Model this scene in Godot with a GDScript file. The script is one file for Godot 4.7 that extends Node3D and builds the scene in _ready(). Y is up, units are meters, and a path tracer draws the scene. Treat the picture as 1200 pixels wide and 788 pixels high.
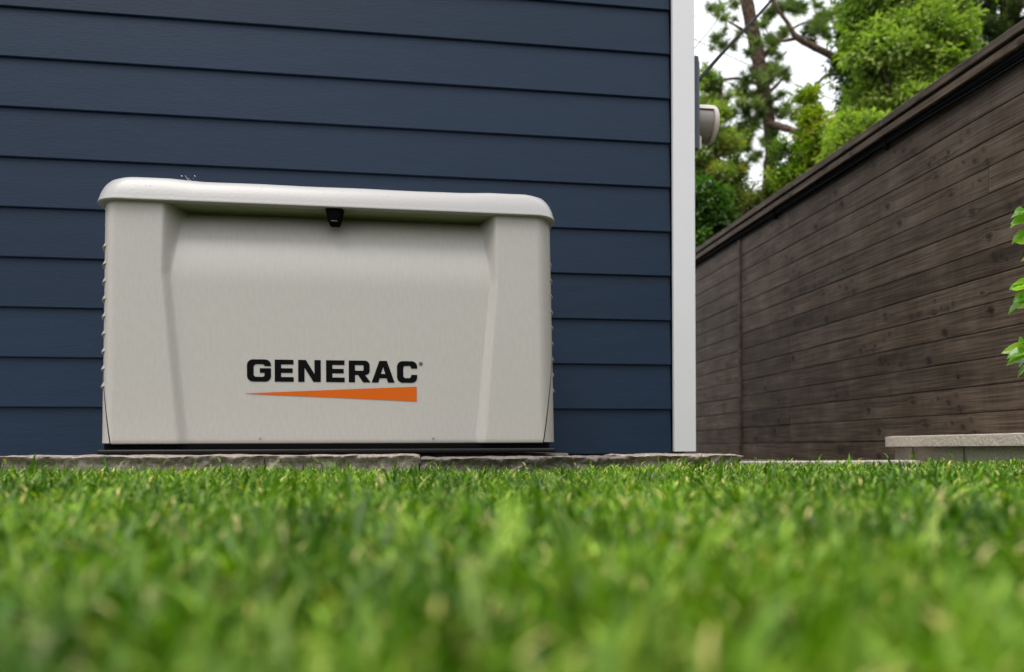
extends Node3D

# ---------------------------------------------------------------- the camera's place, from the vanishing points of wall and fence
const F := 862.0                # focal length in photograph pixels (1200 wide)
const CY := 0.10                # lens height over the soil of the lawn
const YAW := 8.0
const ROLL := -0.24
const GROUND_DROP := 0.055
const WALL_Z := -2.83
const CORNER_X := 1.138
const FENCE_X := 2.75
const BOARD := 0.1301

var rng := RandomNumberGenerator.new()
var view := Basis()
var taken := {}
var M := {}

# ---------------------------------------------------------------- small helpers
func numbered(called: String) -> String:
	var n: int = taken.get(called, 0)
	taken[called] = n + 1
	return called if n == 0 else "%s_%03d" % [called, n]

func thing(called: String, label: String, category: String, at := Vector3.ZERO, group := "") -> Node3D:
	var o := Node3D.new()
	o.name = numbered(called)
	add_child(o, true)
	o.position = at
	tag(o, label, category, group)
	return o

func tag(o: Node, label: String, category: String, group := "") -> void:
	o.set_meta("label", label)
	o.set_meta("category", category)
	if group:
		o.set_meta("group", group)

func part(called: String, mesh: Mesh, mat: Material, parent: Node3D = null, at := Vector3.ZERO) -> MeshInstance3D:
	var o := MeshInstance3D.new()
	o.mesh = mesh
	o.material_override = mat
	if parent == null:
		o.name = numbered(called)
		add_child(o, true)
	else:
		var n := 0
		var base := called
		while parent.has_node(NodePath(called)):
			n += 1
			called = "%s_%03d" % [base, n]
		o.name = called
		parent.add_child(o, true)
	o.position = at
	return o

func struct(called: String, mesh: Mesh, mat: Material) -> MeshInstance3D:
	var o := part(called, mesh, mat)
	o.set_meta("kind", "structure")
	return o

func ray(px: float, py: float) -> Vector3:
	return view * Vector3((px - 600.0) / F, (526.5 - py) / F, -1.0)

func at(px: float, py: float, depth: float) -> Vector3:
	return Vector3(0, CY, 0) + ray(px, py) * depth

func begin() -> SurfaceTool:
	var st := SurfaceTool.new()
	st.begin(Mesh.PRIMITIVE_TRIANGLES)
	return st

# a flat polygon, wound so that it faces away from «inside»
func poly(st: SurfaceTool, p: Array, inside: Vector3, uvo := Vector2.ZERO, uvs := Vector2.ONE) -> void:
	var n: Vector3 = (p[1] - p[0]).cross(p[2] - p[0]).normalized()
	var mid := Vector3.ZERO
	for v in p:
		mid += v
	mid /= p.size()
	var flip := n.dot(mid - inside) < 0.0
	if flip:
		n = -n
	for i in range(1, p.size() - 1):
		var tri := [p[0], p[i], p[i + 1]] if flip else [p[0], p[i + 1], p[i]]
		for v: Vector3 in tri:
			var a := n.abs()
			var uv := Vector2(v.z, v.y) if a.x >= a.y and a.x >= a.z else (Vector2(v.x, v.z) if a.y >= a.z else Vector2(v.x, v.y))
			st.set_normal(n)
			st.set_uv(uv * uvs + uvo)
			st.add_vertex(v)

# a box with cut edges
func cbox(st: SurfaceTool, c: Vector3, size: Vector3, ch := 0.003, uvo := Vector2.ZERO, uvs := Vector2.ONE) -> void:
	var h := size / 2.0
	ch = clampf(ch, 0.0005, minf(h.x, minf(h.y, h.z)) * 0.6)
	var v := func(s: Vector3, axis: int) -> Vector3:
		var r := Vector3(s.x * (h.x - ch), s.y * (h.y - ch), s.z * (h.z - ch))
		r[axis] = s[axis] * h[axis]
		return c + r
	for a in 3:
		var b := (a + 1) % 3
		var d := (a + 2) % 3
		for s in [-1.0, 1.0]:
			var face := []
			for k in [[-1, -1], [1, -1], [1, 1], [-1, 1]]:
				var sg := Vector3.ZERO
				sg[a] = s
				sg[b] = k[0]
				sg[d] = k[1]
				face.append(v.call(sg, a))
			poly(st, face, c, uvo, uvs)
			for s2 in [-1.0, 1.0]:
				var e1 := Vector3.ZERO
				e1[a] = s
				e1[b] = s2
				var e2 := e1
				e1[d] = -1
				e2[d] = 1
				poly(st, [v.call(e1, a), v.call(e2, a), v.call(e2, b), v.call(e1, b)], c, uvo, uvs)
	for sx in [-1, 1]:
		for sy in [-1, 1]:
			for sz in [-1, 1]:
				var sg := Vector3(sx, sy, sz)
				poly(st, [v.call(sg, 0), v.call(sg, 1), v.call(sg, 2)], c, uvo, uvs)

func box_mesh(size: Vector3, ch := 0.003, uvo := Vector2.ZERO, uvs := Vector2.ONE) -> ArrayMesh:
	var st := begin()
	cbox(st, Vector3.ZERO, size, ch, uvo, uvs)
	return st.commit()

# a grid of points [row][column]; «flip» turns it over; smooth normals
func sheet(st: SurfaceTool, rows: Array, flip := false, uv_scale := 1.0) -> void:
	var nr := rows.size()
	var nc: int = rows[0].size()
	var nn := []
	for i in nr:
		var line := PackedVector3Array()
		for j in nc:
			var dr: Vector3 = rows[mini(i + 1, nr - 1)][j] - rows[maxi(i - 1, 0)][j]
			var dc: Vector3 = rows[i][mini(j + 1, nc - 1)] - rows[i][maxi(j - 1, 0)]
			var n := dc.cross(dr).normalized()
			line.append(-n if flip else n)
		nn.append(line)
	for i in nr - 1:
		for j in nc - 1:
			var q := [[i, j], [i, j + 1], [i + 1, j + 1], [i + 1, j]]
			var order := [0, 1, 2, 0, 2, 3] if flip else [0, 2, 1, 0, 3, 2]
			for k in order:
				var c: Array = q[k]
				var p: Vector3 = rows[c[0]][c[1]]
				st.set_normal(nn[c[0]][c[1]])
				st.set_uv(Vector2(p.x, p.y + p.z) * uv_scale)
				st.add_vertex(p)

func tube(st: SurfaceTool, pts: Array, radii: Array, sides := 10, wobble := 0.0) -> void:
	var rows := []
	var up := Vector3(0.31, 0.2, 0.93).normalized()
	for i in pts.size():
		var t: Vector3 = (pts[mini(i + 1, pts.size() - 1)] - pts[maxi(i - 1, 0)]).normalized()
		var a := t.cross(up).normalized()
		if a.length() < 0.5:
			a = t.cross(Vector3.RIGHT).normalized()
		var b := a.cross(t).normalized()
		var ring := []
		for k in sides + 1:
			var w := TAU * (k % sides) / sides
			var r: float = radii[i] * (1.0 + wobble * sin(k % sides * 2.4 + i * 1.7))
			ring.append(pts[i] + (a * cos(w) + b * sin(w)) * r)
		rows.append(ring)
	sheet(st, rows, false, 1.0)

func smooth_path(pts: Array, per := 6) -> Array:
	var c := Curve3D.new()
	for i in pts.size():
		var d: Vector3 = (pts[mini(i + 1, pts.size() - 1)] - pts[maxi(i - 1, 0)]) / 6.0
		c.add_point(pts[i], -d, d)
	var out := []
	for i in pts.size() - 1:
		for k in per:
			out.append(c.sample(i, float(k) / per))
	out.append(pts[pts.size() - 1])
	return out

func spread(radii: Array, n: int) -> Array:
	var out := []
	for i in n:
		var t := float(i) / (n - 1) * (radii.size() - 1)
		var k := mini(int(t), radii.size() - 2)
		out.append(lerpf(radii[k], radii[k + 1], t - k))
	return out

func noise(sd: int, freq: float, oct := 4) -> FastNoiseLite:
	var n := FastNoiseLite.new()
	n.seed = sd
	n.frequency = freq
	n.fractal_octaves = oct
	return n

func noise_tex(sd: int, freq: float, oct: int, lo: Color, hi: Color, size := 512, lo_at := 0.25, hi_at := 0.75) -> NoiseTexture2D:
	var t := NoiseTexture2D.new()
	t.width = size
	t.height = size
	t.seamless = true
	t.noise = noise(sd, freq, oct)
	var g := Gradient.new()
	g.set_color(0, lo)
	g.set_offset(0, lo_at)
	g.set_color(1, hi)
	g.set_offset(1, hi_at)
	t.color_ramp = g
	return t

func srgb(r: float, g: float, b: float) -> Color:
	return Color(r, g, b).linear_to_srgb()

func mat(c: Color, rough := 0.7, spec := 0.5) -> StandardMaterial3D:
	var m := StandardMaterial3D.new()
	m.albedo_color = c
	m.roughness = rough
	m.metallic_specular = spec
	return m

# ---------------------------------------------------------------- materials
func wood_images() -> Array:
	var n := 1024
	var im := Image.create(n, n, false, Image.FORMAT_RGB8)
	var bump := Image.create(n, n, false, Image.FORMAT_RGB8)
	var fine := noise(11, 1.0, 3)
	var broad := noise(12, 1.0, 3)
	var r := RandomNumberGenerator.new()
	r.seed = 5
	var knots := []
	for k in 13:
		knots.append([r.randf() * n, (k % 8 + r.randf_range(0.15, 0.85)) * 128.0, r.randf_range(5.0, 12.0), r.randf_range(0.3, 0.75)])
	for slot in 8:          # groups of short dark marks across the grain
		var x0 := r.randf() * n
		for k in r.randi_range(4, 8):
			knots.append([fposmod(x0 + k * r.randf_range(18.0, 34.0), n), slot * 128.0 + r.randf_range(25.0, 100.0), r.randf_range(4.0, 8.0), r.randf_range(0.25, 0.5)])
	var dark := PackedFloat32Array()
	var warp := PackedFloat32Array()
	dark.resize(n * n)
	warp.resize(n * n)
	for k in knots:
		var reach := int(k[2] * 4.5)
		for dy in range(-reach, reach + 1):
			var y: int = int(k[1]) + dy
			if y < 0 or y >= n:
				continue
			for dx in range(-reach, reach + 1):
				var x := posmod(int(k[0]) + dx, n)
				var d: float = sqrt(dx * dx * 0.9 + dy * dy * 0.35 + dx * dy * 0.35) / k[2] + 0.5 * broad.get_noise_2d(x * 0.08, y * 0.08)
				var i := y * n + x
				dark[i] = maxf(dark[i], k[3] * (1.0 - smoothstep(0.3, 1.5, d)) * 0.5 + k[3] * 0.3 * exp(-d * 0.9))
				warp[i] += exp(-d * d * 0.35) * k[2] * 1.6 * signf(dy + 0.5)
	for y in n:
		var board := y / 128
		for x in n:
			var a := TAU * x / n
			var ca := cos(a) * 1.3
			var sa := sin(a) * 1.3
			var v := (y - warp[y * n + x]) * 0.11
			var g := fine.get_noise_3d(ca * 0.5, sa * 0.5, v + board * 40.0)
			var g2 := fine.get_noise_3d(ca * 1.6 + 30.0, sa * 1.6, v * 3.0)
			var b := broad.get_noise_3d(ca * 0.9, sa * 0.9, y * 0.004 + 70.0 + board * 5.0)
			var s := broad.get_noise_3d(ca * 6.0, sa * 6.0 + 20.0, y * 0.004)
			var l := 0.70 + g * 0.30 + g2 * 0.10 + b * 0.12 + s * 0.05
			l = clampf(l * (1.0 - dark[y * n + x]), 0.05, 1.0)
			im.set_pixel(x, y, Color(l, l * (0.985 + b * 0.03), l * (0.97 + b * 0.06)))
			var h := clampf(0.5 + g * 0.5 + g2 * 0.35 - dark[y * n + x] * 0.2, 0.0, 1.0)
			bump.set_pixel(x, y, Color(h, h, h))
	return [ImageTexture.create_from_image(im), ImageTexture.create_from_image(bump)]

func materials() -> void:
	var wood := wood_images()
	M.wood = []
	for t in [[0.200, 0.160, 0.129], [0.150, 0.121, 0.098], [0.228, 0.182, 0.146], [0.172, 0.140, 0.115], [0.212, 0.170, 0.138]]:
		var m := mat(srgb(t[0] * 1.06, t[1] * 1.02, t[2] * 0.97), 0.55, 0.28)
		m.albedo_texture = wood[0]
		m.heightmap_enabled = true
		m.heightmap_texture = wood[1]
		m.heightmap_scale = 0.08
		M.wood.append(m)
	M.fence_back = mat(srgb(0.012, 0.01, 0.009), 0.9, 0.2)
	# house
	M.siding = []
	var grain := noise_tex(21, 0.03, 5, Color(0.35, 0.35, 0.35), Color(0.7, 0.7, 0.7))
	var mottle := noise_tex(22, 0.006, 4, Color(0.965, 0.965, 0.968), Color(1, 1, 1), 512)
	for t in [1.0, 0.94, 1.06]:
		var m := mat(srgb(0.0128 * t, 0.0268 * t, 0.0525 * t), 0.42, 0.28)
		m.albedo_texture = mottle
		m.uv1_scale = Vector3(1.1, 7.0, 1)
		m.heightmap_enabled = true
		m.heightmap_texture = grain
		m.heightmap_scale = 0.04
		M.siding.append(m)
	M.trim = mat(srgb(0.66, 0.665, 0.69), 0.45)
	M.core = mat(srgb(0.02, 0.025, 0.035), 0.9, 0.2)
	# generator
	var drops := noise_tex(31, 0.05, 3, Color(0.3, 0.3, 0.3), Color(0.75, 0.75, 0.75), 512)
	var streak := noise_tex(32, 0.02, 4, Color(0.98, 0.98, 0.979), Color(1, 1, 1), 512)
	M.panel = mat(srgb(0.44, 0.42, 0.395), 0.38, 0.5)
	M.panel.albedo_texture = streak
	M.panel.heightmap_enabled = true
	M.panel.heightmap_texture = drops
	M.panel.heightmap_scale = 0.012
	M.panel.uv1_scale = Vector3(8, 2.6, 1)
	M.lid = mat(srgb(0.365, 0.355, 0.355), 0.34, 0.5)
	M.shade_tinted_foam = mat(srgb(0.27, 0.285, 0.20), 0.95, 0.2)  # lid shade and green grass bounce put into the underside colour
	M.lid.heightmap_enabled = true
	M.lid.heightmap_texture = drops
	M.lid.heightmap_scale = 0.03
	M.lid.uv1_triplanar = true
	M.lid.uv1_scale = Vector3(4, 4, 4)
	M.black = mat(srgb(0.006, 0.006, 0.007), 0.4, 0.3)
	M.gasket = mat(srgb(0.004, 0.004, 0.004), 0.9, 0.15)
	M.ink = mat(srgb(0.004, 0.004, 0.005), 0.6, 0.15)
	M.orange = mat(srgb(0.56, 0.105, 0.006), 0.5, 0.25)
	M.steel = mat(srgb(0.35, 0.35, 0.36), 0.35, 0.6)
	M.water = mat(Color(0.9, 0.93, 0.97, 0.25), 0.05, 0.6)
	M.water.transparency = BaseMaterial3D.TRANSPARENCY_ALPHA
	# stone
	var speck := noise_tex(41, 0.035, 6, Color(0.76, 0.745, 0.725), Color(1, 1, 1), 512, 0.3, 0.7)
	var plain_speck := noise_tex(43, 0.05, 5, Color(0.86, 0.85, 0.835), Color(1, 1, 1), 512)
	var rough := noise_tex(42, 0.03, 5, Color(0.2, 0.2, 0.2), Color(0.85, 0.85, 0.85), 512)
	var stone := func(c: Color) -> StandardMaterial3D:
		var m := mat(c, 0.85, 0.3)
		m.albedo_texture = speck
		m.heightmap_enabled = true
		m.heightmap_texture = rough
		m.heightmap_scale = 0.22
		m.uv1_triplanar = true
		m.uv1_world_triplanar = true
		m.uv1_scale = Vector3(3.1, 3.1, 3.1)
		return m
	M.stone = stone.call(srgb(0.40, 0.34, 0.30))
	M.stone.heightmap_scale = 0.4
	M.dark_stone = stone.call(srgb(0.22, 0.19, 0.175))
	M.dark_stone.heightmap_scale = 0.45
	M.cap_stone = stone.call(srgb(0.66, 0.59, 0.525))
	M.cap_stone.heightmap_scale = 0.16
	M.cap_stone.albedo_texture = plain_speck
	M.block = stone.call(srgb(0.47, 0.425, 0.365))
	M.block.heightmap_scale = 0.18
	M.block.albedo_texture = plain_speck
	M.soil = stone.call(srgb(0.10, 0.085, 0.05))
	M.bed = stone.call(srgb(0.22, 0.2, 0.18))
	# meter
	M.box_grey = mat(srgb(0.075, 0.095, 0.115), 0.5, 0.35)
	M.beige = mat(srgb(0.62, 0.56, 0.50), 0.4)
	M.lens = mat(srgb(0.26, 0.235, 0.21), 0.3)
	M.cable = mat(srgb(0.006, 0.007, 0.008), 0.6, 0.12)
	M.wire = mat(srgb(0.16, 0.16, 0.17), 0.5)
	# plants
	M.bark = mat(srgb(0.24, 0.17, 0.135), 0.95, 0.2)
	M.bark.albedo_texture = noise_tex(51, 0.03, 4, Color(0.35, 0.33, 0.32), Color(1, 1, 1), 256)
	M.bark.uv1_triplanar = true
	M.bark.uv1_scale = Vector3(5, 1.4, 5)
	M.leaf = mat(Color.WHITE, 0.5, 0.35)
	M.leaf.vertex_color_use_as_albedo = true
	M.leaf.backlight_enabled = true
	M.leaf.backlight = Color(0.8, 0.95, 0.35)
	M.grass = mat(Color.WHITE, 0.36, 0.4)
	M.grass.vertex_color_use_as_albedo = true
	M.grass.backlight_enabled = true
	M.grass.backlight = Color(0.72, 0.85, 0.06)
	M.shrub_leaf = mat(srgb(0.075, 0.20, 0.022), 0.2, 0.5)
	M.shrub_leaf.backlight_enabled = true
	M.shrub_leaf.backlight = Color(0.7, 0.9, 0.2)
	M.young_leaf = mat(srgb(0.20, 0.33, 0.03), 0.25, 0.5)
	M.young_leaf.backlight_enabled = true
	M.young_leaf.backlight = Color(0.8, 0.9, 0.2)
	M.stem = mat(srgb(0.12, 0.15, 0.05), 0.7)

# ---------------------------------------------------------------- camera, sky, light
func camera_and_light() -> void:
	view = Basis(Vector3.UP, -deg_to_rad(YAW)) * Basis(Vector3.BACK, deg_to_rad(ROLL))
	var cam := Camera3D.new()
	cam.name = "camera"
	var near := 0.02
	var phys := CameraAttributesPhysical.new()
	phys.frustum_near = near
	phys.frustum_far = 400.0
	phys.frustum_focal_length = 26.0
	phys.frustum_focus_distance = 2.05
	phys.exposure_aperture = 2.8
	cam.attributes = phys
	add_child(cam)
	cam.near = near
	cam.far = 400.0
	cam.projection = Camera3D.PROJECTION_FRUSTUM
	cam.size = 2.0 * (394.0 / F) * near
	cam.frustum_offset = Vector2(0, (526.5 - 394.0) / F * near)
	cam.transform = Transform3D(view, Vector3(0, CY, 0))
	cam.current = true
	var env := Environment.new()
	env.background_mode = Environment.BG_SKY
	var sky := ProceduralSkyMaterial.new()
	sky.sky_top_color = Color(1.4, 1.41, 1.43)
	sky.sky_horizon_color = Color(0.825, 0.829, 0.842)
	sky.sky_curve = 1.0
	sky.sky_energy_multiplier = 1.0
	sky.ground_bottom_color = Color(0.25, 0.27, 0.2)
	sky.ground_horizon_color = Color(0.5, 0.52, 0.48)
	env.sky = Sky.new()
	env.sky.sky_material = sky
	env.background_energy_multiplier = 1.0
	env.tonemap_mode = Environment.TONE_MAPPER_LINEAR
	env.tonemap_exposure = 1.2
	env.sdfgi_enabled = true
	env.ssao_enabled = true
	env.ssil_enabled = true
	var we := WorldEnvironment.new()
	we.name = "environment"
	we.environment = env
	add_child(we)
	var sun := DirectionalLight3D.new()
	sun.name = "sun"
	sun.light_color = Color(1.0, 0.97, 0.93)
	sun.light_energy = 0.6
	sun.light_angular_distance = 28.0
	sun.shadow_enabled = true
	sun.sky_mode = DirectionalLight3D.SKY_MODE_LIGHT_ONLY
	add_child(sun)
	sun.look_at_from_position(Vector3(-2.6, 8.0, 3.0), Vector3.ZERO)

# ---------------------------------------------------------------- setting
func ground_y(x: float, z: float) -> float:
	var far := smoothstep(1.75, 2.9, -z)
	return 0.005 * smoothstep(1.2, 1.8, -z) * (1.0 - far) - GROUND_DROP * far + 0.006 * sin(x * 3.1 + 0.7) * cos(z * 2.3) * (1.0 - far)

func setting() -> void:
	var xs := [-90.0, -30.0, -12.0, -7.0]
	for i in 81:
		xs.append(-5.0 + i * 0.125)
	xs.append_array([7.0, 12.0, 30.0, 90.0])
	var zs := [-140.0, -50.0, -20.0, -9.0]
	for i in 65:
		zs.append(-5.0 + i * 0.125)
	zs.append_array([5.0, 12.0, 30.0, 60.0])
	var rows := []
	for z in zs:
		var line := []
		for x in xs:
			line.append(Vector3(x, ground_y(x, z), z))
		rows.append(line)
	var st := begin()
	sheet(st, rows, true, 1.0)
	struct("ground", st.commit(), M.soil)
	# raised bed between the edging stones and the house
	st = begin()
	cbox(st, Vector3(-2.05, 0.0, (-2.16 + WALL_Z - 0.4) / 2), Vector3(5.9, 0.13, 1.07), 0.004)
	struct("gravel_bed", st.commit(), M.bed)

func rough_block(size: Vector3, sd: int, amp: float, top_amp := 0.15) -> ArrayMesh:
	# a hewn stone: a box cut into small faces whose sides are broken
	var n := noise(sd, 9.0, 3)
	var n2 := noise(sd + 50, 30.0, 2)
	var st := begin()
	var h := size / 2.0
	var push := func(p: Vector3) -> Vector3:
		var q := p
		var a := n.get_noise_3dv(p) * amp + n2.get_noise_3dv(p) * amp * 0.5
		var t := clampf((h.y - p.y) / 0.012, top_amp, 1.0)
		if absf(p.z) > h.z - 0.001:
			q.z += signf(p.z) * (a * t - 0.9 * amp * smoothstep(0.007, 0.016, h.y - p.y + n2.get_noise_2d(p.x * 0.7, 3.0) * 0.012) - (0.002 if p.y > h.y - 0.001 else 0.0))
		if absf(p.x) > h.x - 0.001:
			q.x += signf(p.x) * a * 0.5
		if p.y > h.y - 0.001:
			q.y += n.get_noise_2d(p.x * 1.0, p.z * 1.0) * amp * top_amp * 1.6 - (0.003 if absf(p.z) > h.z - 0.001 or absf(p.x) > h.x - 0.001 else 0.0)
		return q
	var cuts := func(l: float, step: float) -> Array:
		var k := maxi(2, int(l / step))
		var out := []
		for i in k + 1:
			out.append(-l / 2 + l * i / k)
		return out
	var cx: Array = cuts.call(size.x, 0.012)
	var cy: Array = cuts.call(size.y, 0.008)
	var cz: Array = cuts.call(size.z, 0.03)
	for s in [-1.0, 1.0]:
		var rows := []
		for y in cy:
			var line := []
			for x in cx:
				line.append(push.call(Vector3(x, y, s * h.z)))
			rows.append(line)
		sheet(st, rows, s < 0)
		rows = []
		for y in cy:
			var line := []
			for z in cz:
				line.append(push.call(Vector3(s * h.x, y, z)))
			rows.append(line)
		sheet(st, rows, s > 0)
	var top := []
	for z in cz:
		var line := []
		for x in cx:
			line.append(push.call(Vector3(x, h.y, z)))
		top.append(line)
	sheet(st, top, true)
	return st.commit()

func edging() -> void:
	var group := "stones edging the lawn"
	# x from, x to, top over the soil, how broken its face is, dark or light, label
	var spots := [
		[-1.72, -0.988, 0.086, 0.010, M.stone, "flat edging stone at the left end of the row, mostly outside the picture"],
		[-0.98, -0.366, 0.0875, 0.016, M.stone, "long flat pale edging stone in front of the left half of the generator"],
		[-0.360, 0.028, 0.0865, 0.016, M.stone, "shorter flat pale edging stone in front of the lettering on the generator"],
		[0.033, 0.584, 0.0785, 0.020, M.dark_stone, "low dark broken edging stone below the right corner of the generator"],
		[0.588, 0.925, 0.0825, 0.024, M.stone, "rough brown edging stone below the white corner trim, right end of the row"],
	]
	var sd := 300
	for s in spots:
		sd += 7
		var size := Vector3(s[1] - s[0], 0.11, 0.24)
		var o := part("edging_stone", rough_block(size, sd, s[3]), s[4], null, Vector3((s[0] + s[1]) / 2, s[2] - 0.055, -1.93 - 0.12))
		tag(o, s[5], "edging stone", group)
	var k := part("concrete_kerb", rough_block(Vector3(1.5, 0.10, 0.14), 377, 0.005), M.cap_stone, null, Vector3(1.58, 0.040 - 0.05, -3.14))
	tag(k, "low concrete kerb across the side yard, between edging stones and stone bench", "kerb")
	var pad := part("concrete_pad", box_mesh(Vector3(1.36, 0.09, 0.66), 0.006), M.bed, null, Vector3(-0.198, 0.087 - 0.045, -2.175 - 0.335))
	tag(pad, "grey concrete pad under the standby generator", "concrete pad")

func bench() -> void:
	var b := thing("stone_bench", "low bench of pale stone slab on concrete blocks along the dark fence", "stone bench", Vector3(2.3, 0, -3.3))
	var z := 0.0
	var sd := 420
	for l in [1.3, 1.3, 1.3]:
		sd += 3
		part("slab", rough_block(Vector3(0.43, 0.0487, l - 0.004), sd, 0.0022, 0.4), M.cap_stone, b, Vector3(0.215, 0.1285, z + l / 2))
		z += l
	part("end_block", rough_block(Vector3(0.34, 0.19, 0.125), 460, 0.004, 0.4), M.cap_stone, b, Vector3(0.22, 0.0085, 0.068))
	z = 0.15
	for l in [0.32, 0.33, 0.36, 0.36, 0.36, 0.36, 0.36, 0.36, 0.36, 0.36]:
		sd += 3
		part("block", rough_block(Vector3(0.33, 0.19, l - 0.006), sd, 0.005, 0.4), M.block, b, Vector3(0.205, 0.0085, z + l / 2))
		z += l

func house() -> void:
	var h := thing("house", "navy blue lap sided house with white corner trim behind the generator", "house", Vector3(CORNER_X, 0, WALL_Z))
	# all below in house coordinates: corner at the origin, front wall along -x, side wall along -z
	var left := -5.6
	part("wall_core", box_mesh(Vector3(5.5, 3.3, 5.0), 0.0), M.core, h, Vector3(-2.85 - 0.025, 1.68, -2.55 - 0.03))
	part("foundation", box_mesh(Vector3(5.5, 0.11, 5.0), 0.004), M.bed, h, Vector3(-2.85 - 0.014, 0.017, -2.55 - 0.016))
	var e := 0.178
	var t := 0.0105
	var lean := atan(0.0105 / e)
	var k := 0
	for row in 18:
		var y := CY - 0.022 + e * row
		var ends := [-0.092, -3.05 - 0.35 * (row % 3), left]
		for s in 2:
			var l: float = ends[s] - ends[s + 1] - 0.002
			var o := part("siding_board", box_mesh(Vector3(l, e + 0.03, t), 0.0025, Vector2(rng.randf() * 4, rng.randf() * 4)), M.siding[(row * 2 + s * 2 + k) % 3], h)
			o.transform = Transform3D(Basis(Vector3.RIGHT, -lean), Vector3((ends[s] + ends[s + 1]) / 2, y + (e + 0.03) / 2, -0.012))
		k += row % 2
		var o2 := part("side_siding_board", box_mesh(Vector3(t, e + 0.03, 4.9), 0.0025, Vector2(rng.randf() * 4, rng.randf() * 4)), M.siding[(row + 1) % 3], h)
		o2.transform = Transform3D(Basis(Vector3.BACK, lean), Vector3(-0.014, y + (e + 0.03) / 2, -0.09 - 2.45))
	part("corner_trim", box_mesh(Vector3(0.090, 3.3, 0.022), 0.002), M.trim, h, Vector3(-0.045, CY - 0.014 + 1.65, 0.012))
	part("corner_trim", box_mesh(Vector3(0.022, 3.3, 0.088), 0.002), M.trim, h, Vector3(-0.012, CY - 0.014 + 1.65, -0.0435))

# ---------------------------------------------------------------- fence
func fence() -> void:
	var f := thing("fence", "tall dark brown fence of horizontal boards under a cap rail", "fence", Vector3(FENCE_X, 0, -9.6))
	# fence coordinates: face at x = 0 (towards -x), z from 0 at its far end
	var zz := func(l: float) -> float: return 9.6 - l      # l: metres in front of the lens
	var base := CY - 0.093
	var post := 5.82
	for k in 14:
		var y := base + BOARD * k
		var cut := [9.6, post + 0.015]
		var right: Array = [post - 0.015]
		match k % 4:
			0: right.append_array([2.2])
			1: right.append_array([5.02, 1.7])
			2: right.append_array([5.02, 0.9])
			3: right.append_array([2.9, 0.3])
		if k == 10:
			right = [post - 0.015, 5.02, 3.165, 0.6]
		right.append(-2.4)
		var runs := []
		for i in cut.size() - 1:
			runs.append([cut[i], cut[i + 1]])
		for i in right.size() - 1:
			runs.append([right[i], right[i + 1]])
		for r in runs:
			var l: float = r[0] - r[1] - 0.005
			var hgt := BOARD - 0.0045 + rng.randf_range(-0.0008, 0.0008)
			var slot := rng.randi() % 8
			var uvo := Vector2(rng.randf(), (slot * 128.0 + 64.0) / 1024.0)
			var m: ArrayMesh = box_mesh(Vector3(0.02, hgt, l), 0.0022, uvo, Vector2(0.55, 0.86))
			part("board", m, M.wood[rng.randi() % 5], f, Vector3(0.01 + rng.randf_range(-0.0012, 0.0012), y + BOARD / 2, zz.call((r[0] + r[1]) / 2)))
	part("backing", box_mesh(Vector3(0.03, 1.86, 11.9), 0.0), M.fence_back, f, Vector3(0.038, base + 0.93, 6.0))
	for l in [post, -0.62]:
		part("post", box_mesh(Vector3(0.05, 1.83, 0.036), 0.003, Vector2(rng.randf(), 0.06), Vector2(0.5, 0.8)), M.wood[1], f, Vector3(0.012, base + 0.915, zz.call(l)))
	for l in [8.9, 6.5, 4.1, 1.7]:
		part("back_post", box_mesh(Vector3(0.09, 1.86, 0.09), 0.004), M.wood[1], f, Vector3(0.1, base + 0.93, zz.call(l)))
	var mid := 6.0
	part("fascia", box_mesh(Vector3(0.038, 0.042, 12.0), 0.003, Vector2(0.3, 0.19), Vector2(0.5, 0.8)), M.wood[2], f, Vector3(-0.019, CY + 1.8165, mid))
	part("frieze", box_mesh(Vector3(0.02, 0.135, 12.0), 0.002, Vector2(0.1, 0.31), Vector2(0.5, 0.8)), M.wood[0], f, Vector3(0.012, CY + 1.795, mid))
	for s in [[0.0, 5.7], [5.706, 12.0]]:
		part("cap_rail", box_mesh(Vector3(0.14, 0.044, s[1] - s[0]), 0.004, Vector2(rng.randf(), 0.56), Vector2(0.5, 0.8)), M.wood[2 + int(s[0] > 0)], f, Vector3(0.024, CY + 1.873, (s[0] + s[1]) / 2))
	# cables clipped to the frieze under the cap
	var c := thing("cable_bundle", "bundle of black cables clipped under the cap rail of the fence", "cables", Vector3(FENCE_X, 0, -9.6))
	for i in 4:
		var pts := []
		for j in 25:
			var z := 12.0 * j / 24.0
			var near := smoothstep(3.0, 8.5, z)
			var sag := 0.007 * sin(z * 2.6 + i * 1.9) + 0.004 * sin(z * 5.1 + i)
			pts.append(Vector3(-0.013 - 0.004 * (i % 2), CY + 1.782 - i * lerpf(0.006, 0.0175, near) + sag * near, z))
		var path := smooth_path(pts, 3)
		var st := begin()
		tube(st, path, spread([0.0078, 0.0078], path.size()), 8)
		part("cable", st.commit(), M.cable, c)
	for l in [7.4, 5.2, 3.9, 2.6]:
		part("clip", box_mesh(Vector3(0.034, 0.085, 0.012), 0.002), M.gasket, c, Vector3(-0.012, CY + 1.762, zz.call(l)))

# ---------------------------------------------------------------- generator
const GX := -0.2015
const GZ := -2.09
const GB := 0.60        # depth

func gen_half(v: float) -> float:
	return 0.628 + 0.010 * (1.0 - clampf((v - 0.02) / 0.65, 0, 1))

func kink(v: float, a: float, b: float, c: float) -> float:      # value at bottom, at the shoulder and at the top
	if v < 0.48:
		return lerpf(a, b, (v - 0.02) / 0.46)
	return lerpf(b, c, clampf((v - 0.48) / 0.17, 0, 1))

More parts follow.
